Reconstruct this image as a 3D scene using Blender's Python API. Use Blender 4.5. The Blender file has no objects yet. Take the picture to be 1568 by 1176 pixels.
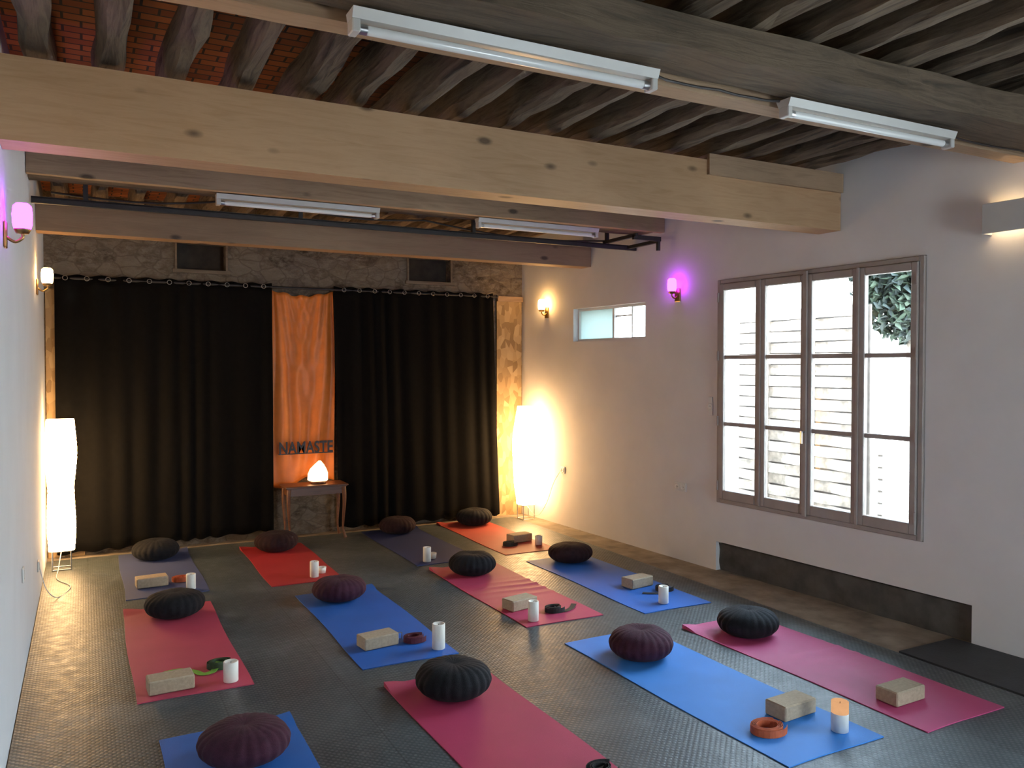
import bpy, math, random
from mathutils import Matrix, Vector, noise
random.seed(7)
S=bpy.context.scene
COL=S.collection
PI=math.pi

# ------------------------------------------------------------------ materials
def newmat(name):
    m=bpy.data.materials.new(name); m.use_nodes=True
    nt=m.node_tree; nt.nodes.clear()
    out=nt.nodes.new('ShaderNodeOutputMaterial')
    return m,nt,out
def L(nt,a,b): nt.links.new(a,b)
def ramp(nt,fac,stops):
    r=nt.nodes.new('ShaderNodeValToRGB')
    el=r.color_ramp.elements
    while len(el)<len(stops): el.new(0.5)
    for e,(p,c) in zip(el,stops):
        e.position=p; e.color=(c[0],c[1],c[2],1)
    L(nt,fac,r.inputs[0]); return r.outputs[0]
def coords(nt,scale=(1,1,1),rot=(0,0,0)):
    tc=nt.nodes.new('ShaderNodeTexCoord'); mp=nt.nodes.new('ShaderNodeMapping')
    mp.inputs['Scale'].default_value=scale; mp.inputs['Rotation'].default_value=rot
    L(nt,tc.outputs['Object'],mp.inputs['Vector']); return mp.outputs['Vector']
def noi(nt,vec,scale,detail=4,rough=.55,dist=0):
    n=nt.nodes.new('ShaderNodeTexNoise'); n.inputs['Scale'].default_value=scale
    n.inputs['Detail'].default_value=detail; n.inputs['Roughness'].default_value=rough
    n.inputs['Distortion'].default_value=dist
    L(nt,vec,n.inputs['Vector']); return n.outputs['Fac']
def mix(nt,f,a,b,mode='MIX'):
    m=nt.nodes.new('ShaderNodeMix'); m.data_type='RGBA'; m.blend_type=mode
    for s,v in ((m.inputs[0],f),(m.inputs[6],a),(m.inputs[7],b)):
        if isinstance(v,(int,float)): s.default_value=v
        elif isinstance(v,tuple): s.default_value=(v[0],v[1],v[2],1)
        else: L(nt,v,s)
    return m.outputs[2]
def bsdf(nt,out,color,rough=.6,bump=None,bstr=.3,bdist=.01,metal=0,spec=.5,sheen=0):
    b=nt.nodes.new('ShaderNodeBsdfPrincipled')
    if isinstance(color,tuple): b.inputs['Base Color'].default_value=(*color,1)
    else: L(nt,color,b.inputs['Base Color'])
    if isinstance(rough,(int,float)): b.inputs['Roughness'].default_value=rough
    else: L(nt,rough,b.inputs['Roughness'])
    b.inputs['Metallic'].default_value=metal
    b.inputs['Specular IOR Level'].default_value=spec
    b.inputs['Sheen Weight'].default_value=sheen
    if bump is not None:
        bp=nt.nodes.new('ShaderNodeBump'); bp.inputs['Strength'].default_value=bstr
        bp.inputs['Distance'].default_value=bdist
        L(nt,bump,bp.inputs['Height']); L(nt,bp.outputs[0],b.inputs['Normal'])
    L(nt,b.outputs[0],out.inputs[0]); return b
def simple(name,c,rough=.6,var=.15,scale=8,bstr=.15,metal=0,spec=.5,sheen=0,bscale=60,vscale=(1,1,1)):
    m,nt,out=newmat(name); v=coords(nt,vscale)
    n=noi(nt,v,scale)
    col=ramp(nt,n,[(.3,tuple(x*(1-var) for x in c)),(.7,tuple(min(1,x*(1+var)) for x in c))])
    n2=noi(nt,v,bscale)
    bsdf(nt,out,col,rough,n2,bstr,.005,metal,spec,sheen); return m
def emis(name,c,s,var=0.0):
    m,nt,out=newmat(name); e=nt.nodes.new('ShaderNodeEmission')
    e.inputs[0].default_value=(*c,1); e.inputs[1].default_value=s
    if var:
        v=coords(nt); n=noi(nt,v,14,3)
        L(nt,ramp(nt,n,[(.3,tuple(x*(1-var) for x in c)),(.7,c)]),e.inputs[0])
    L(nt,e.outputs[0],out.inputs[0]); return m
def wood(name,c1,c2,axis='X',rough=.6,knots=True,gs=6,bstr=.2):
    m,nt,out=newmat(name)
    st={'X':(.35,4,4),'Y':(4,.35,4),'Z':(4,4,.35)}[axis]
    v=coords(nt,st)
    n=noi(nt,v,gs,6,.6,.6)
    col=ramp(nt,n,[(.3,c1),(.52,c2),(.7,c1)])
    n2=noi(nt,coords(nt),1.3,2)
    col=mix(nt,.35,col,ramp(nt,n2,[(.3,tuple(x*.6 for x in c1)),(.7,c2)]))
    if knots:
        vo=nt.nodes.new('ShaderNodeTexVoronoi'); 
        ks={'X':(2.6,4,5.5),'Y':(4,2.6,5.5),'Z':(5,5,2.4)}[axis]
        L(nt,coords(nt,ks),vo.inputs['Vector']); vo.inputs['Scale'].default_value=1
        k=ramp(nt,vo.outputs['Distance'],[(.07,(1,1,1)),(.15,(0,0,0))])
        col=mix(nt,k,col,tuple(x*.28 for x in c1))
    bsdf(nt,out,col,rough,n,bstr,.01); return m

M_WHITE=simple('white_plaster',(.75,.72,.69),.8,.04,2.5,.12,bscale=35)
M_WHITEL=simple('white_plaster_daylit',(.68,.72,.76),.8,.03,2.5,.1,bscale=35)  # white plaster with the blue cast of daylight put into its colour
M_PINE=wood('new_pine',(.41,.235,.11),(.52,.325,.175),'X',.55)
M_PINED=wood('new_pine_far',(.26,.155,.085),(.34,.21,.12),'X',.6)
M_OLD=wood('old_oak_x',(.035,.025,.016),(.16,.112,.07),'X',.85,False,5,1.0)
M_OLDY=wood('old_joist_wood',(.025,.017,.011),(.22,.155,.098),'Y',.85,False,6,1.0)
M_PLANK=wood('aged_plank',(.26,.165,.095),(.42,.28,.17),'X',.7)
M_TABLE=wood('walnut_varnish',(.10,.035,.015),(.2,.08,.035),'X',.35,False,8,.1)
M_NICHEW=wood('niche_lintel',(.16,.11,.07),(.27,.2,.13),'X',.8,False)

def m_ceiling():
    m,nt,out=newmat('ceiling_tiles_and_boards')
    v=coords(nt)
    br=nt.nodes.new('ShaderNodeTexBrick'); L(nt,coords(nt,(1,1,1)),br.inputs['Vector'])
    br.inputs['Scale'].default_value=3.2
    br.inputs['Color1'].default_value=(.46,.15,.05,1); br.inputs['Color2'].default_value=(.24,.075,.032,1)
    br.inputs['Mortar'].default_value=(.07,.05,.04,1); br.inputs['Mortar Size'].default_value=.02
    n=noi(nt,v,3,5)
    dark=ramp(nt,n,[(.3,(.006,.005,.004)),(.7,(.03,.02,.014))])
    sx=nt.nodes.new('ShaderNodeSeparateXYZ'); L(nt,v,sx.inputs[0])
    f=nt.nodes.new('ShaderNodeMapRange'); L(nt,sx.outputs[0],f.inputs[0])
    f.inputs[1].default_value=.8; f.inputs[2].default_value=1.8
    col=mix(nt,f.outputs[0],br.outputs[0],dark)
    bsdf(nt,out,col,.9,n,.5,.02,spec=.2); return m
M_CEIL=m_ceiling()

def m_stone():
    m,nt,out=newmat('rubble_stone')
    v0=coords(nt,(1,1,1.6)); 
    n0=nt.nodes.new('ShaderNodeTexNoise'); n0.inputs['Scale'].default_value=5; L(nt,v0,n0.inputs['Vector'])
    vv=mix(nt,.12,v0,n0.outputs['Color'],'ADD')
    vo=nt.nodes.new('ShaderNodeTexVoronoi'); vo.feature='F1'; vo.inputs['Scale'].default_value=5.5; L(nt,vv,vo.inputs['Vector'])
    ve=nt.nodes.new('ShaderNodeTexVoronoi'); ve.feature='DISTANCE_TO_EDGE'; ve.inputs['Scale'].default_value=5.5; L(nt,vv,ve.inputs['Vector'])
    sep=nt.nodes.new('ShaderNodeSeparateColor'); L(nt,vo.outputs['Color'],sep.inputs[0])
    col=ramp(nt,sep.outputs[0],[(0,(.13,.09,.055)),(.4,(.24,.18,.12)),(.7,(.33,.26,.18)),(1,(.17,.13,.10))])
    n=noi(nt,v0,9,8,.7)
    col=mix(nt,ramp(nt,n,[(.42,(0,0,0)),(.6,(1,1,1))]),col,(.36,.29,.21))
    e=ramp(nt,ve.outputs['Distance'],[(0,(1,1,1)),(.06,(0,0,0))])
    col=mix(nt,e,col,(.22,.17,.12))
    h=nt.nodes.new('ShaderNodeMath'); h.operation='ADD'; L(nt,n,h.inputs[0]); L(nt,ve.outputs['Distance'],h.inputs[1])
    bsdf(nt,out,col,.95,h.outputs[0],1.0,.06); return m
M_STONE=m_stone()

def m_osb():
    m,nt,out=newmat('osb_board'); 
    vo=nt.nodes.new('ShaderNodeTexVoronoi'); vo.inputs['Scale'].default_value=20
    L(nt,coords(nt,(1,1,.5),(0,.6,0)),vo.inputs['Vector'])
    sep=nt.nodes.new('ShaderNodeSeparateColor'); L(nt,vo.outputs['Color'],sep.inputs[0])
    col=ramp(nt,sep.outputs[0],[(0,(.24,.15,.065)),(.5,(.38,.25,.12)),(1,(.48,.34,.18))])
    bsdf(nt,out,col,.7,vo.outputs['Distance'],.3,.005); return m
M_OSB=m_osb()

def m_rubber():
    m,nt,out=newmat('rubber_stud_tiles')
    v=coords(nt)
    br=nt.nodes.new('ShaderNodeTexBrick'); L(nt,v,br.inputs['Vector']); br.offset=0.0
    br.inputs['Scale'].default_value=1.0; br.inputs['Brick Width'].default_value=.62; br.inputs['Row Height'].default_value=.62
    br.inputs['Mortar Size'].default_value=.005; br.inputs['Mortar Smooth'].default_value=.3
    br.inputs['Color1'].default_value=(1,1,1,1); br.inputs['Color2'].default_value=(.8,.8,.8,1); br.inputs['Mortar'].default_value=(.5,.5,.5,1)
    n=noi(nt,v,1.7,6,.65); n2=noi(nt,v,14,5,.7)
    base=ramp(nt,n,[(.3,(.042,.053,.055)),(.52,(.074,.091,.093)),(.72,(.135,.153,.153))])
    col=mix(nt,.85,base,br.outputs['Color'],'MULTIPLY')
    sp=ramp(nt,n2,[(.56,(0,0,0)),(.7,(.55,.55,.55))])
    col=mix(nt,sp,col,(.17,.185,.18))
    vo=nt.nodes.new('ShaderNodeTexVoronoi'); vo.inputs['Scale'].default_value=42; vo.inputs['Randomness'].default_value=0
    L(nt,coords(nt,(1,1,0),(0,0,PI/4)),vo.inputs['Vector'])
    st=ramp(nt,vo.outputs['Distance'],[(.2,(1,1,1)),(.42,(0,0,0))])
    col=mix(nt,st,col,mix(nt,.35,col,(.19,.2,.2)))
    bsdf(nt,out,col,ramp(nt,n2,[(.3,(.36,)*3),(.7,(.55,)*3)]),st,.3,.003,spec=.5); return m
M_RUB=m_rubber()
M_CONC=simple('raw_concrete',(.27,.22,.165),.85,.35,5,.6,bscale=30)
M_CURB=simple('dark_concrete_curb',(.085,.078,.068),.9,.35,7,.8,bscale=25)
M_DKSHEET=simple('dark_sheet',(.035,.037,.04),.6,.2,8,.3)
M_FRAME=simple('window_paint_taupe',(.36,.31,.28),.5,.08,9,.1)
M_BLACKC=simple('black_curtain_cloth',(.0042,.0038,.0034),.9,.25,25,.2,spec=.1,sheen=.01,bscale=300)
M_HOLE=simple('niche_dark',(.05,.038,.028),.95,.3,9,.5)
M_IRON=simple('black_iron',(.02,.018,.018),.5,.2,20,.2)
M_STEEL=simple('brushed_steel',(.55,.55,.55),.3,.05,20,.05,metal=1)
M_RING=simple('dark_grommet',(.3,.28,.26),.3,.05,20,.05,metal=1)
M_BRASS=simple('aged_brass',(.45,.3,.12),.35,.1,20,.05,metal=1)
M_ENAMEL=simple('white_enamel',(.56,.545,.51),.35,.04,6,.02)
M_TUBE=simple('fluorescent_glass',(.76,.76,.74),.15,.01,6,.0)
M_PLAST=simple('white_plastic',(.75,.74,.7),.4,.02,6,.02)
M_CORD=simple('cable_brown',(.03,.022,.02),.5,.1,6,.02)
M_CORK=simple('cork_block_foam',(.44,.345,.235),.85,.12,60,.3,bscale=120)
M_WAX=simple('candle_wax',(.88,.84,.74),.45,.04,9,.05)
M_WAXG=emis('candle_wax_lit',(1,.52,.25),.85,.2)
M_WICK=simple('wick',(.02,.02,.02),.9)
M_ZBLK=simple('cushion_black',(.009,.009,.011),.85,.3,30,.4,spec=.25,sheen=.02,bscale=250)
M_ZBUR=simple('cushion_burgundy',(.055,.014,.028),.85,.25,30,.4,spec=.25,sheen=.03,bscale=250)
M_ZBRN=simple('cushion_dark_brown',(.026,.010,.012),.85,.25,30,.4,spec=.25,sheen=.02,bscale=250)
M_LAMP=emis('paper_shade_lit',(1,.60,.26),25,.12)
M_WARM=emis('warm_bulb_glass',(1,.55,.18),48)
M_PURP=emis('purple_bulb_glass',(.50,.022,1),24)
M_WARMW=emis('warm_white_bulb',(1,.72,.42),24)
M_SALT=emis('salt_crystal_lit',(1,.56,.26),6,.3)
M_ORANGE=simple('orange_satin',(.82,.22,.025),.42,.08,10,.15,sheen=.2,bscale=200)
M_BLKLET=simple('sign_charcoal',(.02,.02,.03),.5)
def strap(n,c): return simple(n,c,.7,.15,40,.3,bscale=300)
M_SORG=strap('strap_orange',(.50,.10,.03)); M_SGRN=strap('strap_green',(.20,.42,.05))
M_SBUR=strap('strap_burgundy',(.12,.02,.035)); M_SBLK=strap('strap_black',(.02,.02,.02)); M_SDKG=strap('strap_dark_green',(.04,.075,.03))
def m_glass():
    m,nt,out=newmat('window_glass')
    t=nt.nodes.new('ShaderNodeBsdfTransparent'); g=nt.nodes.new('ShaderNodeBsdfGlossy'); g.inputs['Roughness'].default_value=.02
    fr=nt.nodes.new('ShaderNodeFresnel'); fr.inputs[0].default_value=1.25
    mx=nt.nodes.new('ShaderNodeMixShader'); L(nt,fr.outputs[0],mx.inputs[0]); L(nt,t.outputs[0],mx.inputs[1]); L(nt,g.outputs[0],mx.inputs[2])
    L(nt,mx.outputs[0],out.inputs[0]); return m
M_GLASS=m_glass()
def m_frost():
    m,nt,out=newmat('frosted_glass')
    t=nt.nodes.new('ShaderNodeBsdfTranslucent'); t.inputs[0].default_value=(.40,.44,.42,1)
    d=nt.nodes.new('ShaderNodeBsdfDiffuse'); d.inputs[0].default_value=(.6,.75,.75,1)
    mx=nt.nodes.new('ShaderNodeMixShader'); mx.inputs[0].default_value=.2; L(nt,t.outputs[0],mx.inputs[1]); L(nt,d.outputs[0],mx.inputs[2])
    L(nt,mx.outputs[0],out.inputs[0]); return m
M_FROST=m_frost()
M_FENCE=simple('weathered_cane',(.26,.205,.16),.8,.35,12,.3)
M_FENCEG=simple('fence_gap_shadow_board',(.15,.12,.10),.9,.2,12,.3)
M_FENCE2=simple('weathered_slats',(.34,.29,.25),.8,.2,12,.3)
M_STUCCO=simple('outdoor_stucco',(.8,.76,.68),.9,.05,3,.2)
M_GROUND=simple('outdoor_gravel',(.5,.46,.4),.95,.2,20,.4)
M_LEAF=simple('leaf_green',(.05,.07,.045),.6,.4,6,.1)
M_LEAFD=simple('leaf_dark',(.03,.04,.035),.6,.4,6,.1)
M_LEAFL=simple('leaf_light',(.13,.21,.04),.6,.3,6,.1)

# ------------------------------------------------------------------ mesh builder
class MB:
    def __init__(s,M=None):
        s.v=[];s.f=[];s.mi=[];s.sm=[];s.mats=[];s.M=M or Matrix.Identity(4)
    def m(s,mat):
        if mat not in s.mats: s.mats.append(mat)
        return s.mats.index(mat)
    def add(s,vs,fs,mat,smooth=False,T=None):
        o=len(s.v); k=s.m(mat)
        for p in vs:
            p=Vector(p)
            if T is not None: p=T@p
            s.v.append(s.M@p)
        for f in fs:
            s.f.append([o+i for i in f]); s.mi.append(k); s.sm.append(smooth)
    def box(s,x0,x1,y0,y1,z0,z1,mat,T=None,bev=0):
        if bev<=0:
            vs=[(x,y,z) for x in(x0,x1) for y in(y0,y1) for z in(z0,z1)]
            fs=[(0,1,3,2),(4,6,7,5),(0,4,5,1),(2,3,7,6),(0,2,6,4),(1,5,7,3)]
            s.add(vs,fs,mat,False,T); return
        b=bev
        vs=[];idx={}
        for i in(0,1):
            for j in(0,1):
                for k in(0,1):
                    X=(x0,x1)[i];Y=(y0,y1)[j];Z=(z0,z1)[k]
                    xi=X+b*(1-2*i);yi=Y+b*(1-2*j);zi=Z+b*(1-2*k)
                    idx[i,j,k,0]=len(vs);vs.append((X,yi,zi))
                    idx[i,j,k,1]=len(vs);vs.append((xi,Y,zi))
                    idx[i,j,k,2]=len(vs);vs.append((xi,yi,Z))
        fs=[]
        for i in(0,1): fs.append([idx[i,0,0,0],idx[i,1,0,0],idx[i,1,1,0],idx[i,0,1,0]])
        for j in(0,1): fs.append([idx[0,j,0,1],idx[1,j,0,1],idx[1,j,1,1],idx[0,j,1,1]])
        for k in(0,1): fs.append([idx[0,0,k,2],idx[1,0,k,2],idx[1,1,k,2],idx[0,1,k,2]])
        for j in(0,1):
            for k in(0,1): fs.append([idx[0,j,k,1],idx[1,j,k,1],idx[1,j,k,2],idx[0,j,k,2]])
        for i in(0,1):
            for k in(0,1): fs.append([idx[i,0,k,0],idx[i,1,k,0],idx[i,1,k,2],idx[i,0,k,2]])
        for i in(0,1):
            for j in(0,1): fs.append([idx[i,j,0,0],idx[i,j,1,0],idx[i,j,1,1],idx[i,j,0,1]])
        for i in(0,1):
            for j in(0,1):
                for k in(0,1): fs.append([idx[i,j,k,0],idx[i,j,k,1],idx[i,j,k,2]])
        s.add(vs,fs,mat,False,T)
    def tube(s,path,r,mat,n=10,cap=True,smooth=True,T=None):
        path=[Vector(p) for p in path]; vs=[];fs=[]
        rr=r if isinstance(r,(list,tuple)) else [r]*len(path)
        prev=None
        for i,p in enumerate(path):
            d=(path[min(i+1,len(path)-1)]-path[max(i-1,0)]).normalized()
            if prev is None:
                a=Vector((0,0,1)) if abs(d.z)<.9 else Vector((1,0,0))
                u=d.cross(a).normalized()
            else: u=(prev-d*prev.dot(d)).normalized()
            prev=u; w=d.cross(u)
            for k in range(n):
                t=2*PI*k/n; vs.append(p+(u*math.cos(t)+w*math.sin(t))*rr[i])
        for i in range(len(path)-1):
            for k in range(n):
                a=i*n+k;b=i*n+(k+1)%n; fs.append((a,b,b+n,a+n))
        s.add(vs,fs,mat,smooth,T)
        if cap:
            N=len(path)
            s.add(vs[:n],[tuple(range(n))[::-1]],mat,False,T); s.add(vs[(N-1)*n:],[tuple(range(n))],mat,False,T)
    def lathe(s,prof,c,mat,n=32,smooth=True,mod=None,T=None):
        vs=[];fs=[]
        for (r,z) in prof:
            for k in range(n):
                t=2*PI*k/n; q=r*(mod(t,r,z) if mod else 1)
                vs.append((c[0]+q*math.cos(t),c[1]+q*math.sin(t),c[2]+z))
        for i in range(len(prof)-1):
            for k in range(n):
                a=i*n+k;b=i*n+(k+1)%n; fs.append((a,b,b+n,a+n))
        s.add(vs,fs,mat,smooth,T)
    def grid(s,fn,nu,nv,mat,smooth=True,T=None):
        vs=[fn(i/nu,j/nv) for j in range(nv+1) for i in range(nu+1)]
        fs=[(j*(nu+1)+i,j*(nu+1)+i+1,(j+1)*(nu+1)+i+1,(j+1)*(nu+1)+i) for j in range(nv) for i in range(nu)]
        s.add(vs,fs,mat,smooth,T)
    def obj(s,name,normals=True):
        me=bpy.data.meshes.new(name)
        me.from_pydata([tuple(p) for p in s.v],[],s.f)
        for m in s.mats: me.materials.append(m)
        for p,k,sm in zip(me.polygons,s.mi,s.sm): p.material_index=k; p.use_smooth=sm
        me.update()
        if normals:
            import bmesh
            bm=bmesh.new(); bm.from_mesh(me)
            bmesh.ops.recalc_face_normals(bm,faces=bm.faces[:]); bm.to_mesh(me); bm.free()
        o=bpy.data.objects.new(name,me); COL.objects.link(o); return o

# ------------------------------------------------------------------ room frame
XL=-.325; YB=8.56; YF=-2.2; ZC=3.34; TH=.25
SL=.0607
def xr(y): return 4.61+(8.56-y)*SL
ex=Vector((SL,-1,0)).normalized(); ey=Vector((1,SL,0)).normalized()
MR=Matrix(((ex.x,ey.x,0,4.61),(ex.y,ey.y,0,8.56),(0,0,1,0),(0,0,0,1)))
def sy(y): return (8.56-y)/abs(ex.y)

def wall(name,length,h,holes,mat,M,th=TH,z0=-.012):
    b=MB(M)
    ss=sorted({0,length}|{a for o in holes for a in o[:2]}); zz=sorted({z0,h}|{a for o in holes for a in o[2:4]})
    for i in range(len(ss)-1):
        for j in range(len(zz)-1):
            a,c=ss[i],ss[i+1]; d,e=zz[j],zz[j+1]
            inside=None
            for o in holes:
                if a>=o[0]-1e-6 and c<=o[1]+1e-6 and d>=o[2]-1e-6 and e<=o[3]+1e-6: inside=o
            if inside is None: b.box(a,c,0,th,d,e,mat)
            elif len(inside)>4: b.box(a,c,inside[4],th,d,e,inside[5])
    return b.obj(name)
LR=(8.56-YF)/abs(ex.y)
s0,s1=sy(5.375),sy(3.512)
t0,t1=sy(7.51),sy(6.33)
n0,n1=sy(5.39),sy(3.187)
w20,w21=sy(2.0),sy(-.2)
wall('wall_right',LR,ZC,[(s0,s1,.58,2.48),(t0,t1,2.01,2.36),(n0,n1,-.012,.24,.14,M_CURB),(w20,w21,.58,2.48)],M_WHITE,MR)
ML=Matrix(((0,-1,0,XL),(1,0,0,YF),(0,0,1,0),(0,0,0,1)))
wall('wall_left',YB-YF,ZC,[],M_WHITEL,ML)
MBK=Matrix(((1,0,0,XL-.25),(0,1,0,YB),(0,0,1,0),(0,0,0,1)))
o=XL-.25
wall('wall_back',4.61+.3-o,ZC,[(.80-o,1.25-o,2.69,2.95,.12,M_HOLE),(3.18-o,3.68-o,2.69,2.95,.12,M_HOLE)],M_STONE,MBK)
xF=xr(YF)
MFR=Matrix(((-1,0,0,xF+.25),(0,-1,0,YF),(0,0,1,0),(0,0,0,1)))
wall('wall_front',xF+.25-XL+.25,ZC,[(1.2,2.4,-.012,2.15)],M_WHITEL,MFR)
b=MB(); b.box(XL-.25,xF+.3,YF-.25,YB+.25,-.15,-.012,M_CONC); b.obj('floor')
b=MB(); b.box(XL-.25,xF+.3,YF-.25,YB+.25,ZC,ZC+.12,M_CEIL); b.obj('ceiling')
b=MB(); b.box(XL+.005,4.38,YF+.02,8.36,-.0119,0,M_RUB); b.obj('rubber_floor_tiles')
b=MB(); 
b.add([(4.40,3.30,-.0118),(xr(3.30)-.01,3.30,-.0118),(xr(.5)-.01,.5,-.0118),(4.40,.5,-.0118),(4.40,3.30,.004),(xr(3.30)-.01,3.30,.004),(xr(.5)-.01,.5,.004),(4.40,.5,.004)],
 [(0,1,2,3),(4,5,6,7),(0,1,5,4),(1,2,6,5),(2,3,7,6),(3,0,4,7)],M_DKSHEET); b.obj('dark_floor_sheet')  # thin sheet, darker than the floor around it, beside the right wall
b=MB(); b.box(4.26,4.585,8.53,8.558,-.01,2.50,M_OSB); b.box(4.26,4.59,8.50,8.558,2.50,2.56,M_PLANK); b.obj('osb_panel')
b=MB(); b.box(XL+.01,-.02,8.53,8.558,-.01,2.45,M_OSB); b.obj('osb_panel')
for (a,c) in((.80,1.25),(3.18,3.68)):
    b=MB(); b.box(a-.04,c+.04,8.52,8.60,2.655,2.69,M_NICHEW); b.box(a-.03,c+.03,8.53,8.559,2.95,2.985,M_NICHEW)
    b.box(a-.02,a,8.535,8.559,2.69,2.95,M_NICHEW); b.box(c,c+.02,8.535,8.559,2.69,2.95,M_NICHEW); b.obj('trim_1' if a<1 else 'trim_2')
b=MB(MR)
def fc(u,v):
    s=n0+.003+(n1-n0-.006)*u; z=-.0115+.235*v
    return (s,.05-.02*v+.012*noise.noise(Vector((s*5,z*9,0))),z)
b.grid(fc,60,8,M_CURB); b.box(n0+.003,n1-.003,.06,.139,-.0115,.223,M_CURB); b.obj('concrete_curb')

# ------------------------------------------------------------------ beams
def beam(name,y0,y1,z0,z1,mat,rough=0,seg=60,extra=None):
    b=MB(); x0=XL+.003
    xa=xr(y0)-.004; xb=xr(y1)-.004
    rings=[]
    for i in range(seg+1):
        t=i/seg
        for (y,z,xe) in((y0,z0,xa),(y1,z0,xb),(y1,z1,xb),(y0,z1,xa)):
            x=x0+(xe-x0)*t
            j=rough
            dy=j*noise.noise(Vector((x*1.7,y*9,z*9))); dz=.6*j*abs(noise.noise(Vector((x*1.7,y*9+5,z*9+9))))*(1 if z==z0 else 0)
            rings.append((x,y+dy,z+dz))
    fs=[]
    for i in range(seg):
        for k in range(4):
            a=i*4+k;c=i*4+(k+1)%4; fs.append((a,c,c+4,a+4))
    fs+= [(0,1,2,3),tuple(seg*4+k for k in range(4))]
    b.add(rings,fs,mat)
    if extra: extra(b)
    return b.obj(name)
def ex1(b):
    b.box(3.62,xr(4.19)-.006,4.145,4.168,3.0,3.135,M_PLANK)
beam('new_support_beam',4.17,4.36,2.73,3.10,M_PINE,extra=ex1)
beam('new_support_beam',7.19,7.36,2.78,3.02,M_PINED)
beam('old_ceiling_beam',2.54,2.82,2.985,3.135,M_OLD,.05)
beam('aged_edge_plank',2.85,2.97,2.96,3.12,M_PLANK,.014)
beam('old_ceiling_beam',6.16,6.42,3.0,3.14,M_OLD,.03)
beam('aged_edge_plank',6.06,6.12,2.98,3.13,M_PLANK,.01)
# joists : rough hewn
b=MB()
x=-.24
while x<5.1:
    w=random.uniform(.105,.145); y1=8.52
    while xr(y1)<x+w+.05 and y1>0: y1-=.1
    if y1>1:
        seg=70; vs=[];fs=[]; y0=YF+.02
        zb=3.145+random.uniform(-.0,.012); sk=random.uniform(-.07,.07); sd=random.random()*50
        sec=[(0,zb+.035),(.028,zb),(w-.028,zb),(w,zb+.035),(w,ZC-.002),(0,ZC-.002)]
        for i in range(seg+1):
            t=i/seg; y=y0+(y1-y0)*t; sh=sk*(t-.5)+.028*noise.noise(Vector((sd,y*.8,0)))
            for q,(dx,z) in enumerate(sec):
                n=noise.noise(Vector((sd+q*.6,y*2.2,q*2.0)))*.028
                n2=(abs(noise.noise(Vector((sd+9+q,y*2.6,3))))*.038) if q<4 else 0
                vs.append((x+dx+sh+n,y,z+n2))
        for i in range(seg):
            for q in range(6):
                a=i*6+q;c=i*6+(q+1)%6; fs.append((a,c,c+6,a+6))
        fs+=[tuple(range(6)),tuple(seg*6+q for q in range(6))]
        b.add(vs,fs,M_OLDY)
    x+=.305+random.uniform(-.02,.02)
b.obj('ceiling_joists')
# iron rail
b=MB()
b.box(XL+.01,xr(6.45)-.01,6.45,6.48,2.86,2.90,M_IRON); b.box(XL+.01,xr(6.5)-.01,6.45,6.52,2.895,2.905,M_IRON)
for xx in(.0,1.5,3.0,4.4): b.box(xx,xx+.03,6.48,6.51,2.90,3.15,M_IRON)
b.box(4.35,4.38,5.95,6.47,2.90,2.93,M_IRON); b.box(4.62,4.65,6.0,6.47,2.87,2.9,M_IRON)
b.box(4.35,4.65,5.97,6.0,2.88,2.92,M_IRON); b.tube([(4.64,6.0,2.9),(4.64,6.0,2.80)],.02,M_IRON)
b.obj('iron_rail')

# fluorescent battens
def batten(x0,x1,y,z):
    b=MB(); zt=z+.045
    prof=[(-.045,zt),(.045,zt),(.03,zt-.035),(-.03,zt-.035)]
    vs=[(xx,y+p[0],p[1]) for xx in(x0,x1) for p in prof]
    b.add(vs,[(0,1,2,3),(4,5,6,7),(0,1,5,4),(1,2,6,5),(2,3,7,6),(3,0,4,7)],M_ENAMEL)
    for xx in(x0,x1-.03): b.box(xx,xx+.03,y-.03,y+.03,z-.035,z+.012,M_ENAMEL,bev=.004)
    b.tube([(x0+.028,y,z-.014),(x1-.028,y,z-.014)],.017,M_TUBE,16)
    b.tube([(x0+.028,y,z-.014),(x0+.06,y,z-.014)],.0185,M_STEEL,16); b.tube([(x1-.06,y,z-.014),(x1-.028,y,z-.014)],.0185,M_STEEL,16)
    return b.obj('fluorescent_light')
batten(.82,2.12,2.775,2.93); batten(2.86,4.06,2.775,2.93)
batten(.85,2.07,6.24,2.945); batten(2.93,4.13,6.24,2.945)
def cable(name,pts,r=.006,mat=M_CORD,sag=.004):
    b=MB(); P=[]
    for i in range(len(pts)-1):
        a=Vector(pts[i]);c=Vector(pts[i+1])
        for q in range(8):
            t=q/8; p=a.lerp(c,t); p.z-=math.sin(t*PI)*sag; P.append(p)
    P.append(Vector(pts[-1])); b.tube(P,r,mat,6); return b.obj(name)
cable('ceiling_cable',[(2.13,2.78,2.970),(2.25,2.81,2.970),(2.5,2.80,2.970),(2.7,2.81,2.970),(2.85,2.79,2.970)],.006)
cable('ceiling_cable',[(4.07,2.78,2.970),(4.3,2.81,2.970),(4.7,2.79,2.970),(4.93,2.80,2.970)],.006)
cable('ceiling_cable',[(-.2,6.62,2.97),(1.2,6.6,3.06),(2.6,6.6,3.0),(4.5,6.62,2.96)],.009,M_CORD,.06)

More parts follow.
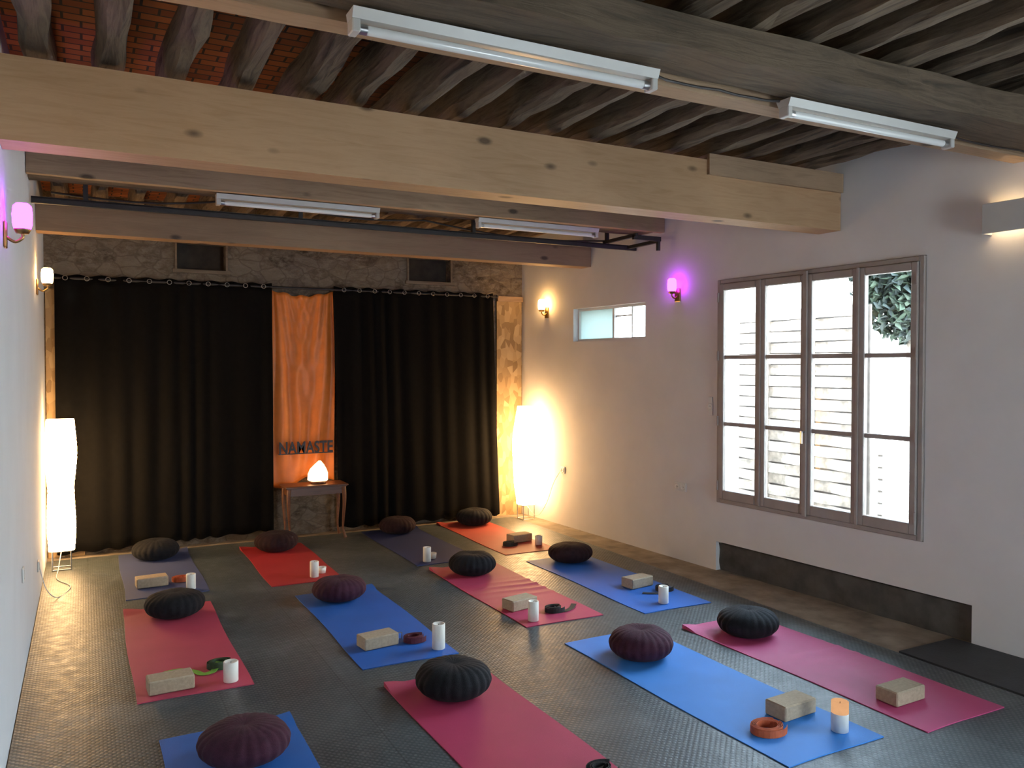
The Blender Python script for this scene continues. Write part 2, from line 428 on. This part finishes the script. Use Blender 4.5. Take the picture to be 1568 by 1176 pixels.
# ------------------------------------------------------------------ windows
def bigwindow(name,s0,s1,z0,z1):
    b=MB(MR); g=.003
    s0+=g;s1-=g;z0+=g;z1-=g
    fw=.035
    b.box(s0,s0+fw,-.02,.07,z0,z1,M_FRAME,bev=.004); b.box(s1-fw,s1,-.02,.07,z0,z1,M_FRAME,bev=.004)
    b.box(s0+fw,s1-fw,-.02,.07,z1-fw,z1,M_FRAME,bev=.004); b.box(s0+fw,s1-fw,-.02,.07,z0,z0+fw,M_FRAME,bev=.004)
    b.box(s0+.0,s1,.07,.2,z0,z0+.03,M_FRAME)
    a=s0+fw; W=(s1-s0-2*fw)/4
    for i in range(4):
        p=a+i*W+.002; q=a+(i+1)*W-.002; st=.048; l0=z0+fw+.002; l1=z1-fw-.002
        y0,y1=-.035,.012
        b.box(p,p+st,y0,y1,l0,l1,M_FRAME,bev=.005); b.box(q-st,q,y0,y1,l0,l1,M_FRAME,bev=.005)
        b.box(p+st,q-st,y0,y1,l1-.055,l1,M_FRAME,bev=.005); b.box(p+st,q-st,y0,y1,l0,l0+.075,M_FRAME,bev=.005)
        H=(l1-.055-l0-.075)/3
        for k in(1,2):
            zz=l0+.075+H*k; b.box(p+st,q-st,y0+.012,y1-.005,zz-.016,zz+.016,M_FRAME,bev=.004)
        b.box(p+st-.002,q-st+.002,-.006,-.003,l0+.07,l1-.05,M_GLASS)
    for i in(1,3):
        c=a+i*W; b.box(c-.012,c+.012,-.045,-.034,z0+fw,z1-fw,M_FRAME,bev=.004)
    c=a+2*W; b.box(c-.02,c+.02,-.05,-.034,z0+.02,z1-.01,M_FRAME,bev=.006)
    b.tube([(c,-.05,1.25),(c,-.075,1.25)],.009,M_STEEL); b.box(c-.01,c+.01,-.085,-.073,1.16,1.26,M_STEEL,bev=.003)
    for ss in(a,a+4*W):
        for zz in(z0+.15,z0+.7,z0+1.25,z1-.15):
            b.tube([(ss,-.045,zz-.04),(ss,-.045,zz+.04)],.009,M_FRAME,8)
    return b.obj(name)
bigwindow('window_1',s0,s1,.58,2.48)
bigwindow('window_2',w20,w21,.58,2.48)
b=MB(MR); f=.022; a,c=t0+.003,t1-.003; z0,z1=2.013,2.357
b.box(a,a+f,.06,.12,z0,z1,M_PLAST);b.box(c-f,c,.06,.12,z0,z1,M_PLAST);b.box(a+f,c-f,.06,.12,z0,z0+f,M_PLAST);b.box(a+f,c-f,.06,.12,z1-f,z1,M_PLAST)
mid=a+.62; b.box(mid-.015,mid+.015,.055,.12,z0+f,z1-f,M_PLAST); b.box(mid+.27,mid+.285,.07,.11,z0+f,z1-f,M_PLAST); b.box(mid+.015,mid+.27,.08,.1,z1-.11,z1-.095,M_PLAST)
b.box(a+f,mid-.015,.085,.09,z0+f,z1-f,M_FROST); b.box(mid+.015,c-f,.085,.088,z0+f,z1-f,M_GLASS)
b.obj('window_3')
b=MB(MFR); 
b.box(1.203,1.27,.02,.09,-.01,2.147,M_FRAME);b.box(2.33,2.397,.02,.09,-.01,2.147,M_FRAME);b.box(1.27,2.33,.02,.09,2.08,2.147,M_FRAME);b.box(1.27,2.33,.02,.09,-.01,.3,M_FRAME)
b.box(1.27,2.33,.03,.08,1.05,1.12,M_FRAME);b.box(1.27,2.33,.05,.055,.3,2.08,M_GLASS);b.tube([(1.33,.0,1.0),(1.33,.02,1.0)],.012,M_STEEL);b.box(1.32,1.45,-.015,0,.99,1.01,M_STEEL); b.obj('door_1')

# ------------------------------------------------------------------ curtains
YC=8.45
def curtain(name,x0,x1,zt,zb,y,mat,nf,amp,seed,d0=0,d1=0,drop=0):
    b=MB()
    def fn(u,v):
        ph=u*nf*2*PI+1.6*math.sin(u*9+seed)+1.0*math.sin(u*17+seed*2)
        z=zt+(zb-zt)*v+drop*v*u+.010*math.sin(ph+1)*v+.008*math.cos(u*nf*2*PI)*(1-v)**8
        xx=x0+(x1-x0)*u+ v*(d0+(d1-d0)*u)
        n=noise.noise(Vector((u*6+seed,v*1.3,seed)))
        am=amp*(.35+.9*abs(noise.noise(Vector((u*5,seed,v*.8)))))
        yy=y+am*math.sin(ph+.5*n*v)+.014*n*v
        return (xx+.004*math.cos(ph)*v,yy,z)
    b.grid(fn,int(nf*16),26,mat)
    o=b.obj(name,False)
    md=o.modifiers.new('thickness','SOLIDIFY'); md.thickness=.003
    return o
zr=2.545
curtain('black_curtain',-.24,1.68,2.575,.03,YC,M_BLACKC,10,.018,1.0,drop=.05)
curtain('black_curtain',2.31,4.17,2.575,.04,YC,M_BLACKC,10,.016,4.0,.04,.08,drop=-.02)
b=MB(); b.tube([(-.30,YC,zr),(4.22,YC,zr)],.011,M_IRON,12)
for xx in(-.30,4.22): b.lathe([(0,-.02),(.016,-.012),(.02,0),(.016,.012),(0,.02)],(xx,YC,zr),M_IRON,12)
for xx in(-.27,1.70,2.29,4.21):
    b.box(xx-.008,xx+.008,YC,8.529,zr-.008,zr+.008,M_IRON)
for (a,c) in((-.24,1.68),(2.33,4.17)):
    for i in range(11):
        xx=a+(c-a)*(i+.5)/11
        P=[(xx+.02*math.cos(2*PI*q/16),YC-.033,zr+.02*math.sin(2*PI*q/16)) for q in range(17)]
        b.tube(P,.0032,M_RING,6,False)
b.obj('curtain_rod')
# orange cloth hung from two knotted corners
b=MB()
def fo(u,v):
    pinch=(1-v)**3
    x=1.66+.66*u+.012*math.sin(v*5)+.02*v*(u-.3); sag=.05*math.sin(u*PI)**1.5*pinch+.02*math.sin(u*PI*4)**2*pinch
    z=2.53-sag-(2.0+.05*math.sin(u*7)-.04*u)*v
    f1=math.sin(24*(u-.05)/(.35+v*.9)+.5); f2=math.sin(20*(1-u)/(.35+v*.8))
    k=u*u*(3-2*u)
    y=8.505+.016*(f1*(1-k)+f2*k)*(.5+.5*v)+.02*noise.noise(Vector((u*4,v*2.2,2)))+.009*math.sin(u*21+v*3)
    return (x,y,z)
b.grid(fo,110,60,M_ORANGE)
o=b.obj('orange_drape',False); md=o.modifiers.new('thickness','SOLIDIFY'); md.thickness=.002

# ------------------------------------------------------------------ small table, sign, salt lamp
b=MB(); tx0,tx1,ty0,ty1,tz=1.73,2.36,8.10,8.40,.555
b.box(tx0,tx1,ty0,ty1,tz-.02,tz,M_TABLE,bev=.006); b.box(tx0+.015,tx1-.015,ty0+.015,ty1-.015,tz-.03,tz-.02,M_TABLE)
b.box(tx0+.04,tx1-.04,ty0+.035,ty0+.05,tz-.10,tz-.03,M_TABLE);b.box(tx0+.04,tx1-.04,ty1-.05,ty1-.035,tz-.10,tz-.03,M_TABLE)
b.box(tx0+.035,tx0+.05,ty0+.04,ty1-.04,tz-.10,tz-.03,M_TABLE);b.box(tx1-.05,tx1-.035,ty0+.04,ty1-.04,tz-.10,tz-.03,M_TABLE)
for sx,cx in((-1,tx0+.045),(1,tx1-.045)):
    for sy_,cy in((-1,ty0+.045),(1,ty1-.045)):
        P=[];R=[]
        for q in range(15):
            t=q/14; z=(tz-.03)*(1-t)
            bow=.022*math.sin(t*PI*1.0+.2)*math.exp(-t*1.2)-.012*math.sin(t*PI)*t+.028*max(0,t-.8)/.2*.8
            P.append((cx+sx*bow,cy+sy_*bow*.7,z)); R.append(.023-.013*min(1,t*1.25)+.006*max(0,t-.88)/.12)
        P[-1]=(P[-1][0],P[-1][1],.001); b.tube(P,R,M_TABLE,10)
b.obj('side_table')
cu=bpy.data.curves.new('txt','FONT'); cu.body='NAMASTE'; cu.size=.15; cu.extrude=.006; cu.offset=.003; cu.space_character=1.02
to=bpy.data.objects.new('tmp',cu); COL.objects.link(to); bpy.context.view_layer.update()
dg=bpy.context.evaluated_depsgraph_get(); me=bpy.data.meshes.new_from_object(to.evaluated_get(dg))
bpy.data.objects.remove(to)
xs=[v.co.x for v in me.vertices]; w=max(xs)-min(xs); x00=min(xs); k=.55/w
b=MB(); 
b.add([(1.74+(v.co.x-x00)*k,8.435-v.co.z,.85+v.co.y*1.15) for v in me.vertices],[tuple(p.vertices) for p in me.polygons],M_BLKLET)
b.box(1.735,2.295,8.43,8.455,.842,.851,M_BLKLET)
b.obj('namaste_sign')
b=MB(); sc=(2.09,8.25,.555)
b.lathe([(0,0),(.075,0),(.08,.012),(.07,.025),(0,.025)],sc,M_TABLE,20)
rings=[(0,.025,.08),(0,.04,.095),(.0,.10,.10),(0,.15,.092),(.01,.19,.06),(.015,.23,.012)]
vs=[];n=7
for i,(ox,z,r) in enumerate(rings):
    for q in range(n):
        t=2*PI*q/n+.3; rr=r*(1+.14*math.sin(q*2.3+i*1.1)); vs.append((sc[0]+ox+rr*math.cos(t),sc[1]+rr*math.sin(t)*.8,sc[2]+z))
fs=[(i*n+q,i*n+(q+1)%n,(i+1)*n+(q+1)%n,(i+1)*n+q) for i in range(5) for q in range(n)]+[tuple(range(n)),tuple(5*n+q for q in range(n))]
b.add(vs,fs,M_SALT); b.obj('salt_lamp')

# ------------------------------------------------------------------ paper floor lamps
def paperlamp(x,y,cord,hw=.105,glow_bulge=0):  # bulge widens the shade outline to imitate the glow around the bulb
    b=MB(); N=40; vs=[];fs=[]; H=60
    for j in range(H+1):
        t=j/H; z=.17+1.12*t
        tw=.22*math.sin(t*2*PI*1.0); sc=hw*((.93+.14*t) if not glow_bulge else (.76+glow_bulge*math.sin(PI*min(1,max(0,t*1.05-.05)))**1.1*(.8+.3*t)))*(1+.05*math.sin(t*2*PI*1.6+.6))*(1+.015*math.sin(j*2.6))
        for q in range(N):
            a=2*PI*q/N; c,s_=math.cos(a),math.sin(a); r=sc/ (abs(c)**5+abs(s_)**5)**.2
            vs.append((x+r*math.cos(a+tw),y+r*math.sin(a+tw),z))
    for j in range(H):
        for q in range(N):
            a=j*N+q;c=j*N+(q+1)%N; fs.append((a,c,c+N,a+N))
    b.add(vs,fs,M_LAMP,True)
    for k in range(4):
        a=PI/4+k*PI/2; px,py=x+.10*math.cos(a),y+.10*math.sin(a)
        b.tube([(px,py,.006),(px,py,.19)],.005,M_STEEL,8)
    for z in(.006,.165):
        P=[(x+.10*math.cos(PI/4+k*PI/2),y+.10*math.sin(PI/4+k*PI/2),z) for k in range(5)]
        for k in range(4): b.tube([P[k],P[k+1]],.005,M_STEEL,8)
    b.tube([(x,y,.165),(x,y,.30)],.018,M_PLAST,12)
    b.tube([(x-.1,y,.165),(x+.1,y,.165)],.004,M_STEEL,8)
    b.tube(cord,.0035,M_PLAST,6)
    return b.obj('paper_floor_lamp')
def bez(pts,n=16):
    out=[]
    P=[Vector(p) for p in pts]
    for i in range(len(P)-1):
        p0=P[max(i-1,0)];p1=P[i];p2=P[i+1];p3=P[min(i+2,len(P)-1)]
        for q in range(n):
            t=q/n; out.append(.5*((2*p1)+(-p0+p2)*t+(2*p0-5*p1+4*p2-p3)*t*t+(-p0+3*p1-3*p2+p3)*t**3))
    out.append(P[-1]); return out
paperlamp(-.195,8.0,bez([(-.195,8.0,.17),(-.22,7.9,.02),(-.22,7.6,.006),(-.12,7.3,.006),(-.2,7.0,.006),(-.27,6.9,.1),(-.315,6.9,.28)]))
paperlamp(4.45,8.17,bez([(4.45,8.17,.17),(4.52,8.05,.05),(4.56,7.9,.2),(4.60,7.8,.45),(4.65,7.72,.60)]),.115,.42)

# ------------------------------------------------------------------ sconces
def sconce(M,s,z,mat):
    b=MB(M)
    b.box(s-.035,s+.035,-.014,-.001,z-.14,z-.02,M_BRASS,bev=.004)
    b.tube(bez([(s,-.012,z-.09),(s,-.045,z-.11),(s,-.075,z-.09),(s,-.075,z-.07)],6),.007,M_BRASS,8)
    b.lathe([(0,-.072),(.026,-.07),(.034,-.055),(.036,-.05),(0,-.05)],(s,-.075,z),M_BRASS,20)
    b.lathe([(0,-.05),(.034,-.05),(.040,-.03),(.042,.02),(.038,.055),(.026,.068),(0,.07)],(s,-.075,z),mat,20)
    return b.obj('wall_sconce')
MLs=Matrix(((0,-1,0,XL),(1,0,0,0),(0,0,1,0),(0,0,0,1)))
sconce(MR,sy(8.02),2.43,M_WARM); sconce(MR,sy(5.877),2.47,M_PURP)
sconce(MLs,4.4,2.43,M_PURP); sconce(MLs,7.2,2.43,M_WARM); sconce(MLs,2.6,2.5,M_WARM)
b=MB(MR); s=sy(2.97); 
b.box(s-.13,s+.13,-.10,-.092,2.55,2.73,M_ENAMEL,bev=.002); b.box(s-.13,s-.122,-.092,-.001,2.55,2.73,M_ENAMEL); b.box(s+.122,s+.13,-.092,-.001,2.55,2.73,M_ENAMEL)
b.box(s-.03,s+.03,-.02,-.001,2.60,2.68,M_STEEL); b.tube([(s,-.02,2.64),(s,-.05,2.64)],.012,M_PLAST)
b.tube([(s-.09,-.05,2.64),(s+.09,-.05,2.64)],.014,M_WARMW,12); b.obj('uplight_wall_sconce')

def plate(M,s,z,w=.08,h=.08,n=1,name='wall_socket'):
    b=MB(M); b.box(s-w/2,s+w/2,-.010,-.001,z-h/2,z+h/2,M_PLAST,bev=.003)
    for i in range(n):
        c=s-w/2+w*(i+.5)/n; b.lathe([(.026,0),(.028,.003),(.02,.004),(.018,0),(0,-.001)],(0,0,0),M_PLAST,18,T=Matrix.Translation((c,-.010,z))@Matrix.Rotation(PI/2,4,'X'))
        for q in(-.008,.008): b.tube([(c+q,-.012,z),(c+q,-.0095,z)],.003,M_IRON,8)
    return b.obj(name)
plate(MR,sy(5.83),.655,.15,.08,2); plate(MR,sy(5.46),1.40,.05,.16,1,'light_switch'); plate(MR,sy(7.7),.60)
plate(MLs,6.9,.28); plate(MLs,5.3,.58,.08,.08,1,'light_switch')

# ------------------------------------------------------------------ yoga mats
def ymat(x0,x1,y0,y1,c,rot=0,ripple=0,seed=0,curl=1):
    m=simple('yoga_mat_foam',c,.6,.07,3,.25,bscale=400)
    b=MB(); cx,cy=(x0+x1)/2,(y0+y1)/2
    T=Matrix.Translation((cx,cy,0))@Matrix.Rotation(math.radians(rot),4,'Z')@Matrix.Translation((-cx,-cy,0))
    def top(u,v):
        y=y0+(y1-y0)*v; x=x0+(x1-x0)*u
        rp=ripple*max(0,math.sin((y*1.0+.05*u)*2*PI/.13+seed))*min(1,max(0,(v-.31)*5))*max(0,1-max(0,v-.58)*8)*(.3+.7*u)
        cn=.02*curl*max(0,1-((1-v)**2*170+(u-(0 if seed%2 else 1))**2*40))
        return (x+.006*math.sin(v*7+seed),y+.005*math.sin(u*5),.0055+rp+cn+.001*noise.noise(Vector((x*4,y*4,seed))))
    nu,nv=10,90
    b.grid(top,nu,nv,m,True,T)
    for uu in(0,1):
        b.grid(lambda u,v:(*top(uu,v)[:2],.0006+(top(uu,v)[2]-.0006)*u),1,nv,m,False,T)
    for v_ in(0,1):
        b.grid(lambda u,v:(*top(u,v_)[:2],.0006+(top(u,v_)[2]-.0006)*v),nu,1,m,False,T)
    return b.obj('yoga_mat')
ymat(.25,.84,6.68,8.30,(.07,.09,.20))
ymat(.215,.80,4.60,6.38,(.52,.06,.11),seed=1)
ymat(.285,.885,2.32,4.10,(.02,.15,.52),seed=2)
ymat(1.29,1.87,6.56,8.08,(.44,.025,.03),seed=3)
ymat(1.40,2.00,4.52,6.22,(.02,.13,.50),seed=4)
ymat(1.43,2.03,2.45,4.24,(.48,.04,.11),seed=5)
ymat(2.55,3.15,6.66,8.30,(.025,.04,.14),seed=6)
ymat(2.59,3.20,4.75,6.50,(.50,.045,.11),ripple=.010,seed=7)
ymat(2.67,3.29,2.56,4.37,(.04,.24,.70),rot=1.2,seed=8)
ymat(3.42,3.98,6.67,8.34,(.52,.07,.045),seed=9)
ymat(3.48,4.08,4.63,6.37,(.025,.15,.55),seed=10)
ymat(3.53,4.14,2.50,4.27,(.58,.07,.20),rot=1.0,ripple=.005,seed=11)

# ------------------------------------------------------------------ zafus
def zafu(x,y,mat,seed):
    random.seed(seed); R=.203; H=.084; npl=22; N=npl*6
    ph=random.random()*6; tilt=Matrix.Translation((x,y,.0))@Matrix.Rotation(ph,4,'Z')@Matrix.Diagonal((1.0,random.uniform(.94,1),random.uniform(.97,1.07),1))
    b=MB(); K=26; prof=[]
    for i in range(K+1):
        a=-PI/2+PI*i/K
        r=R*max(0,math.cos(a))**.62; z=H*(abs(math.sin(a))**1.05)*(1 if a>0 else -1)
        if i in(0,K): r=0.0005
        prof.append((r,max(z,-H*.92)+H*.92+.0082))
    vs=[]
    for i,(r,z) in enumerate(prof):
        side=math.cos(-PI/2+PI*i/K)**2
        for k in range(N):
            t=2*PI*k/N
            pl=abs(math.sin(t*npl/2+.4*math.sin(z*20)))
            q=r*(1-.035*side*(1-pl)-.012*noise.noise(Vector((math.cos(t)*2,math.sin(t)*2,z*8+seed))))
            zz=z
            if i>K*.6: zz-= .012*math.exp(-(r/.03)**2)+ .003*(1-pl)*(r/R)
            zz+=.008*noise.noise(Vector((math.cos(t)*r*9,math.sin(t)*r*9,seed)))*(1 if i>K/2 else 0)
            vs.append((q*math.cos(t),q*math.sin(t),zz))
    fs=[(i*N+k,i*N+(k+1)%N,(i+1)*N+(k+1)%N,(i+1)*N+k) for i in range(K) for k in range(N)]
    b.add(vs,fs,mat,True,tilt)
    return b.obj('meditation_cushion')
for i,(x,y,m) in enumerate([(.55,8.02,M_ZBLK),(.54,6.13,M_ZBLK),(.61,3.74,M_ZBUR),(1.59,7.86,M_ZBRN),(1.67,5.99,M_ZBUR),(1.72,3.96,M_ZBLK),
    (2.88,8.10,M_ZBRN),(2.87,6.21,M_ZBLK),(2.945,3.96,M_ZBUR),(3.78,8.13,M_ZBLK),(3.83,6.20,M_ZBRN),(3.81,3.97,M_ZBLK)]): zafu(x,y,m,20+i)

# ------------------------------------------------------------------ blocks
def block(x,y,r):
    b=MB(); T=Matrix.Translation((x,y,.0077))@Matrix.Rotation(math.radians(r),4,'Z')
    b.box(-.115,.115,-.065,.065,0,.075,M_CORK,T,bev=.006); return b.obj('yoga_block')
for a in[(.45,7.03,4),(.39,4.73,3),(1.60,4.87,8),(2.76,5.16,12),(3.12,2.95,4),(3.81,7.13,8),(3.86,5.24,8),(3.76,2.81,2)]: block(*a)
# ------------------------------------------------------------------ candles
def candle(x,y,h,r=.036,lit=False):
    b=MB(); mt=M_WAXG if lit else M_WAX; z=.0077
    if lit:
        b.lathe([(0,0),(r,0),(r,h*.62)],(x,y,z),M_WAX,24); b.lathe([(r,h*.62),(r,h),(r-.005,h+.001),(r-.01,h-.008),(0,h-.01)],(x,y,z),mt,24)
    else:
        b.lathe([(0,0),(r-.002,0),(r,.003),(r,h-.003),(r-.003,h),(r-.009,h-.002),(r-.012,h-.008),(0,h-.01)],(x,y,z),mt,24)
    b.tube([(x,y,z+h-.012),(x+.001,y,z+h-.002)],.0015,M_WICK,6); return b.obj('pillar_candle')
for c in[(.715,6.78,.12),(.697,4.69,.11,.04),(1.66,6.70,.13),(1.915,4.64,.155,.04),(2.68,6.76,.13),(2.70,4.85,.135,.037),(3.18,2.70,.14,.04,True),(3.90,6.90,.09),(3.75,4.77,.125,.037)]: candle(*c)
def tealight(x,y):
    b=MB(); b.lathe([(0,0),(.03,0),(.036,.05),(.033,.05),(.028,.01),(0,.01)],(x,y,.0077),M_WAX,20); b.lathe([(0,.012),(.026,.012),(.028,.03),(0,.03)],(x,y,.0077),M_WAX,16); return b.obj('tealight_cup')
tealight(1.75,6.80); tealight(2.77,6.85)
# ------------------------------------------------------------------ straps
def strapobj(x,y,mat,turns=3,tail=None,buckle=False,r0=.03,mt2=None,tz=.011):
    b=MB(); z0,z1=.0079,.045; P=[]
    n=int(turns*22)
    for i in range(n+1):
        a=i/22*2*PI; r=r0+.006*i/22*1.2; P.append(Vector((x+r*math.cos(a)*1.1,y+r*math.sin(a)*.9,0)))
    def ribbon(P,za,zb,mat,th=.0025):
        vs=[];fs=[]
        for i,p in enumerate(P):
            d=(P[min(i+1,len(P)-1)]-P[max(i-1,0)]); d.z=0; d.normalize(); nn=Vector((-d.y,d.x,0))*th/2
            for o in(nn,-nn):
                vs.append((p.x+o.x,p.y+o.y,za(i)));vs.append((p.x+o.x,p.y+o.y,zb(i)))
        for i in range(len(P)-1):
            a=i*4; fs+=[(a,a+1,a+5,a+4),(a+2,a+3,a+7,a+6),(a+1,a+3,a+7,a+5),(a,a+2,a+6,a+4)]
        b.add(vs,fs,mat)
    ribbon(P,lambda i:z0,lambda i:z1,mat)
    P2=[Vector((x+ (r0+.035)*1.15*math.cos(a/20*2*PI)+.012,y+(r0+.03)*math.sin(a/20*2*PI),0)) for a in range(2,19)]
    ribbon(P2,lambda i:z0,lambda i:z1*.9,mat)
    if tail:
        Q=bez([(x,y-.02,0)]+[(*t,0) for t in tail],10)
        vs=[];fs=[]
        for i,p in enumerate(Q):
            d=(Q[min(i+1,len(Q)-1)]-Q[max(i-1,0)]).normalized(); nn=Vector((-d.y,d.x,0))*.019
            zz=.046+(tz-.046)*min(1,i/8)
            vs+= [(p.x+nn.x,p.y+nn.y,zz),(p.x-nn.x,p.y-nn.y,zz),(p.x+nn.x,p.y+nn.y,zz-.002),(p.x-nn.x,p.y-nn.y,zz-.002)]
        for i in range(len(Q)-1):
            a=i*4; fs+=[(a,a+1,a+5,a+4),(a+2,a+3,a+7,a+6),(a,a+2,a+6,a+4),(a+1,a+3,a+7,a+5)]
        b.add(vs,fs,mt2 or mat)
    if buckle:
        T=Matrix.Translation((x-.07,y+.07,.03))
        for q in[(-.018,.018,-.002,.002,.018,.022),(-.018,.018,-.002,.002,-.022,-.018),(-.02,-.016,-.002,.002,-.02,.02),(.016,.02,-.002,.002,-.02,.02)]: b.box(*q,M_STEEL,T)
    return b.obj('yoga_strap')
strapobj(.665,7.08,M_SORG,3,[(.72,7.03),(.76,7.05)])
strapobj(.665,4.94,M_SDKG,3,[(.62,4.87),(.57,4.86),(.53,4.93),(.46,4.99),(.38,4.98)],mt2=M_SGRN)
strapobj(1.825,4.84,M_SBUR,4,None,True)
strapobj(2.93,4.97,M_SBLK,3,[(3.0,4.93),(3.08,4.97),(3.15,5.05)])
strapobj(2.86,2.85,M_SORG,4,None,False,.045)
strapobj(3.63,7.0,M_SBLK,2)
strapobj(3.96,5.04,M_SBLK,2,[(3.90,4.98),(3.82,5.01),(3.77,5.05)])
strapobj(1.93,2.88,M_SBLK,2,[(1.86,2.93),(1.80,2.94)])

# ------------------------------------------------------------------ outdoors
b=MB(); b.box(5.6,16,-8,16,-.35,-.2,M_GROUND); b.obj('outdoor_ground')
b=MB()
for i in range(20):
    z=-.18+i*.13
    def fs_(u,v,i=i,z=z): 
        y=5.95+3.4*u; return (7.3+.03*math.sin(y*9+PI*(i%2)),y,z+.118*v)
    b.grid(fs_,50,1,M_FENCE,False)
for k in range(6): b.box(7.27,7.33,5.95+k*.68-.03,5.95+k*.68+.03,-.2,2.5,M_FENCE)
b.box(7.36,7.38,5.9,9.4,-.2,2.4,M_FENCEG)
b.obj('woven_garden_fence',False)
b=MB()
for i in range(9): b.box(7.35,7.38,4.2,5.85,-.18+i*.125,-.18+i*.125+.105,M_FENCE2)
for k in range(3): b.box(7.38,7.43,4.25+k*.75,4.31+k*.75,-.2,.98,M_FENCE2)
b.obj('slatted_garden_fence')
b=MB(); b.box(12,12.3,-6,15,-.2,4.2,M_STUCCO); b.box(11.9,12.35,-6,15,4.2,4.35,M_STUCCO); b.obj('neighbour_garden_wall')
def leaves(name,c,r,n,mat,seed,size=.1,trunk=True):
    random.seed(seed); b=MB(); 
    for i in range(n):
        d=Vector((random.gauss(0,1),random.gauss(0,1),random.gauss(0,1))).normalized()*random.random()**.4
        p=Vector(c)+Vector((d.x*r[0],d.y*r[1],d.z*r[2])); R=Matrix.Rotation(random.random()*6,3,'X')@Matrix.Rotation(random.random()*6,3,'Z')
        s=size*random.uniform(.6,1.2)
        q=[R@Vector(v) for v in((-s*.1,-s/2,0),(-s*.3,0,.1*s),(0,s/2,0),(s*.3,0,.1*s))]
        b.add([p+v for v in q],[(0,1,2,3)],mat[i%len(mat)])
    if trunk: b.tube([(c[0],c[1],-.2),(c[0]+.03,c[1],c[2]*.6),(c[0],c[1],c[2])],[.07,.05,.03],M_FENCE,8)
    return b.obj(name,False)
leaves('garden_tree',(9.6,7.1,3.2),(.85,.7,1.15),7500,[M_LEAFD,M_LEAF],3,.17)
leaves('garden_shrub',(6.85,7.6,.6),(.16,.16,.55),650,[M_LEAFL,M_LEAF],5,.09)

# ------------------------------------------------------------------ lights
w=bpy.data.worlds.new('world'); S.world=w; w.use_nodes=True
nt=w.node_tree; nt.nodes.clear()
wo=nt.nodes.new('ShaderNodeOutputWorld'); bg=nt.nodes.new('ShaderNodeBackground')
tc=nt.nodes.new('ShaderNodeTexCoord'); sp=nt.nodes.new('ShaderNodeSeparateXYZ'); L(nt,tc.outputs['Generated'],sp.inputs[0])
c=ramp(nt,sp.outputs[2],[(0,(.78,.90,1)),(.5,(.60,.81,1)),(1,(.5,.74,1))])
L(nt,c,bg.inputs[0]); bg.inputs[1].default_value=24.0; L(nt,bg.outputs[0],wo.inputs[0])
sd=bpy.data.lights.new('sun','SUN'); sd.energy=12; sd.angle=.01; sd.color=(1,.95,.86)
so=bpy.data.objects.new('sun',sd); COL.objects.link(so)
so.rotation_euler=Vector((.75,-.25,-.75)).to_track_quat('-Z','Y').to_euler()
def portal(name,M,cx,cz,w_,h_,y):
    ld=bpy.data.lights.new(name,'AREA'); ld.shape='RECTANGLE'; ld.size=w_; ld.size_y=h_; ld.cycles.is_portal=True
    lo=bpy.data.objects.new(name,ld); COL.objects.link(lo)
    lo.matrix_world=M@Matrix.Translation((cx,y,cz))@Matrix.Rotation(-PI/2,4,'X')
portal('window_portal',MR,(s0+s1)/2,1.53,s1-s0,1.9,.22)
portal('window_portal',MR,(w20+w21)/2,1.53,w21-w20,1.9,.22)
portal('window_portal',MR,(t0+t1)/2,2.185,t1-t0,.35,.22)
portal('door_portal',MFR,1.8,1.07,1.2,2.15,.22)

# ------------------------------------------------------------------ camera
cd=bpy.data.cameras.new('camera'); cd.sensor_width=36; cd.lens=36*1250/1568; cd.clip_start=.05
co=bpy.data.objects.new('camera',cd); COL.objects.link(co)
co.location=(0,0,1.75); co.rotation_euler=(math.radians(90-1.28),0,math.radians(-27.6))
S.camera=co
S.view_settings.view_transform='Standard'; S.view_settings.exposure=0
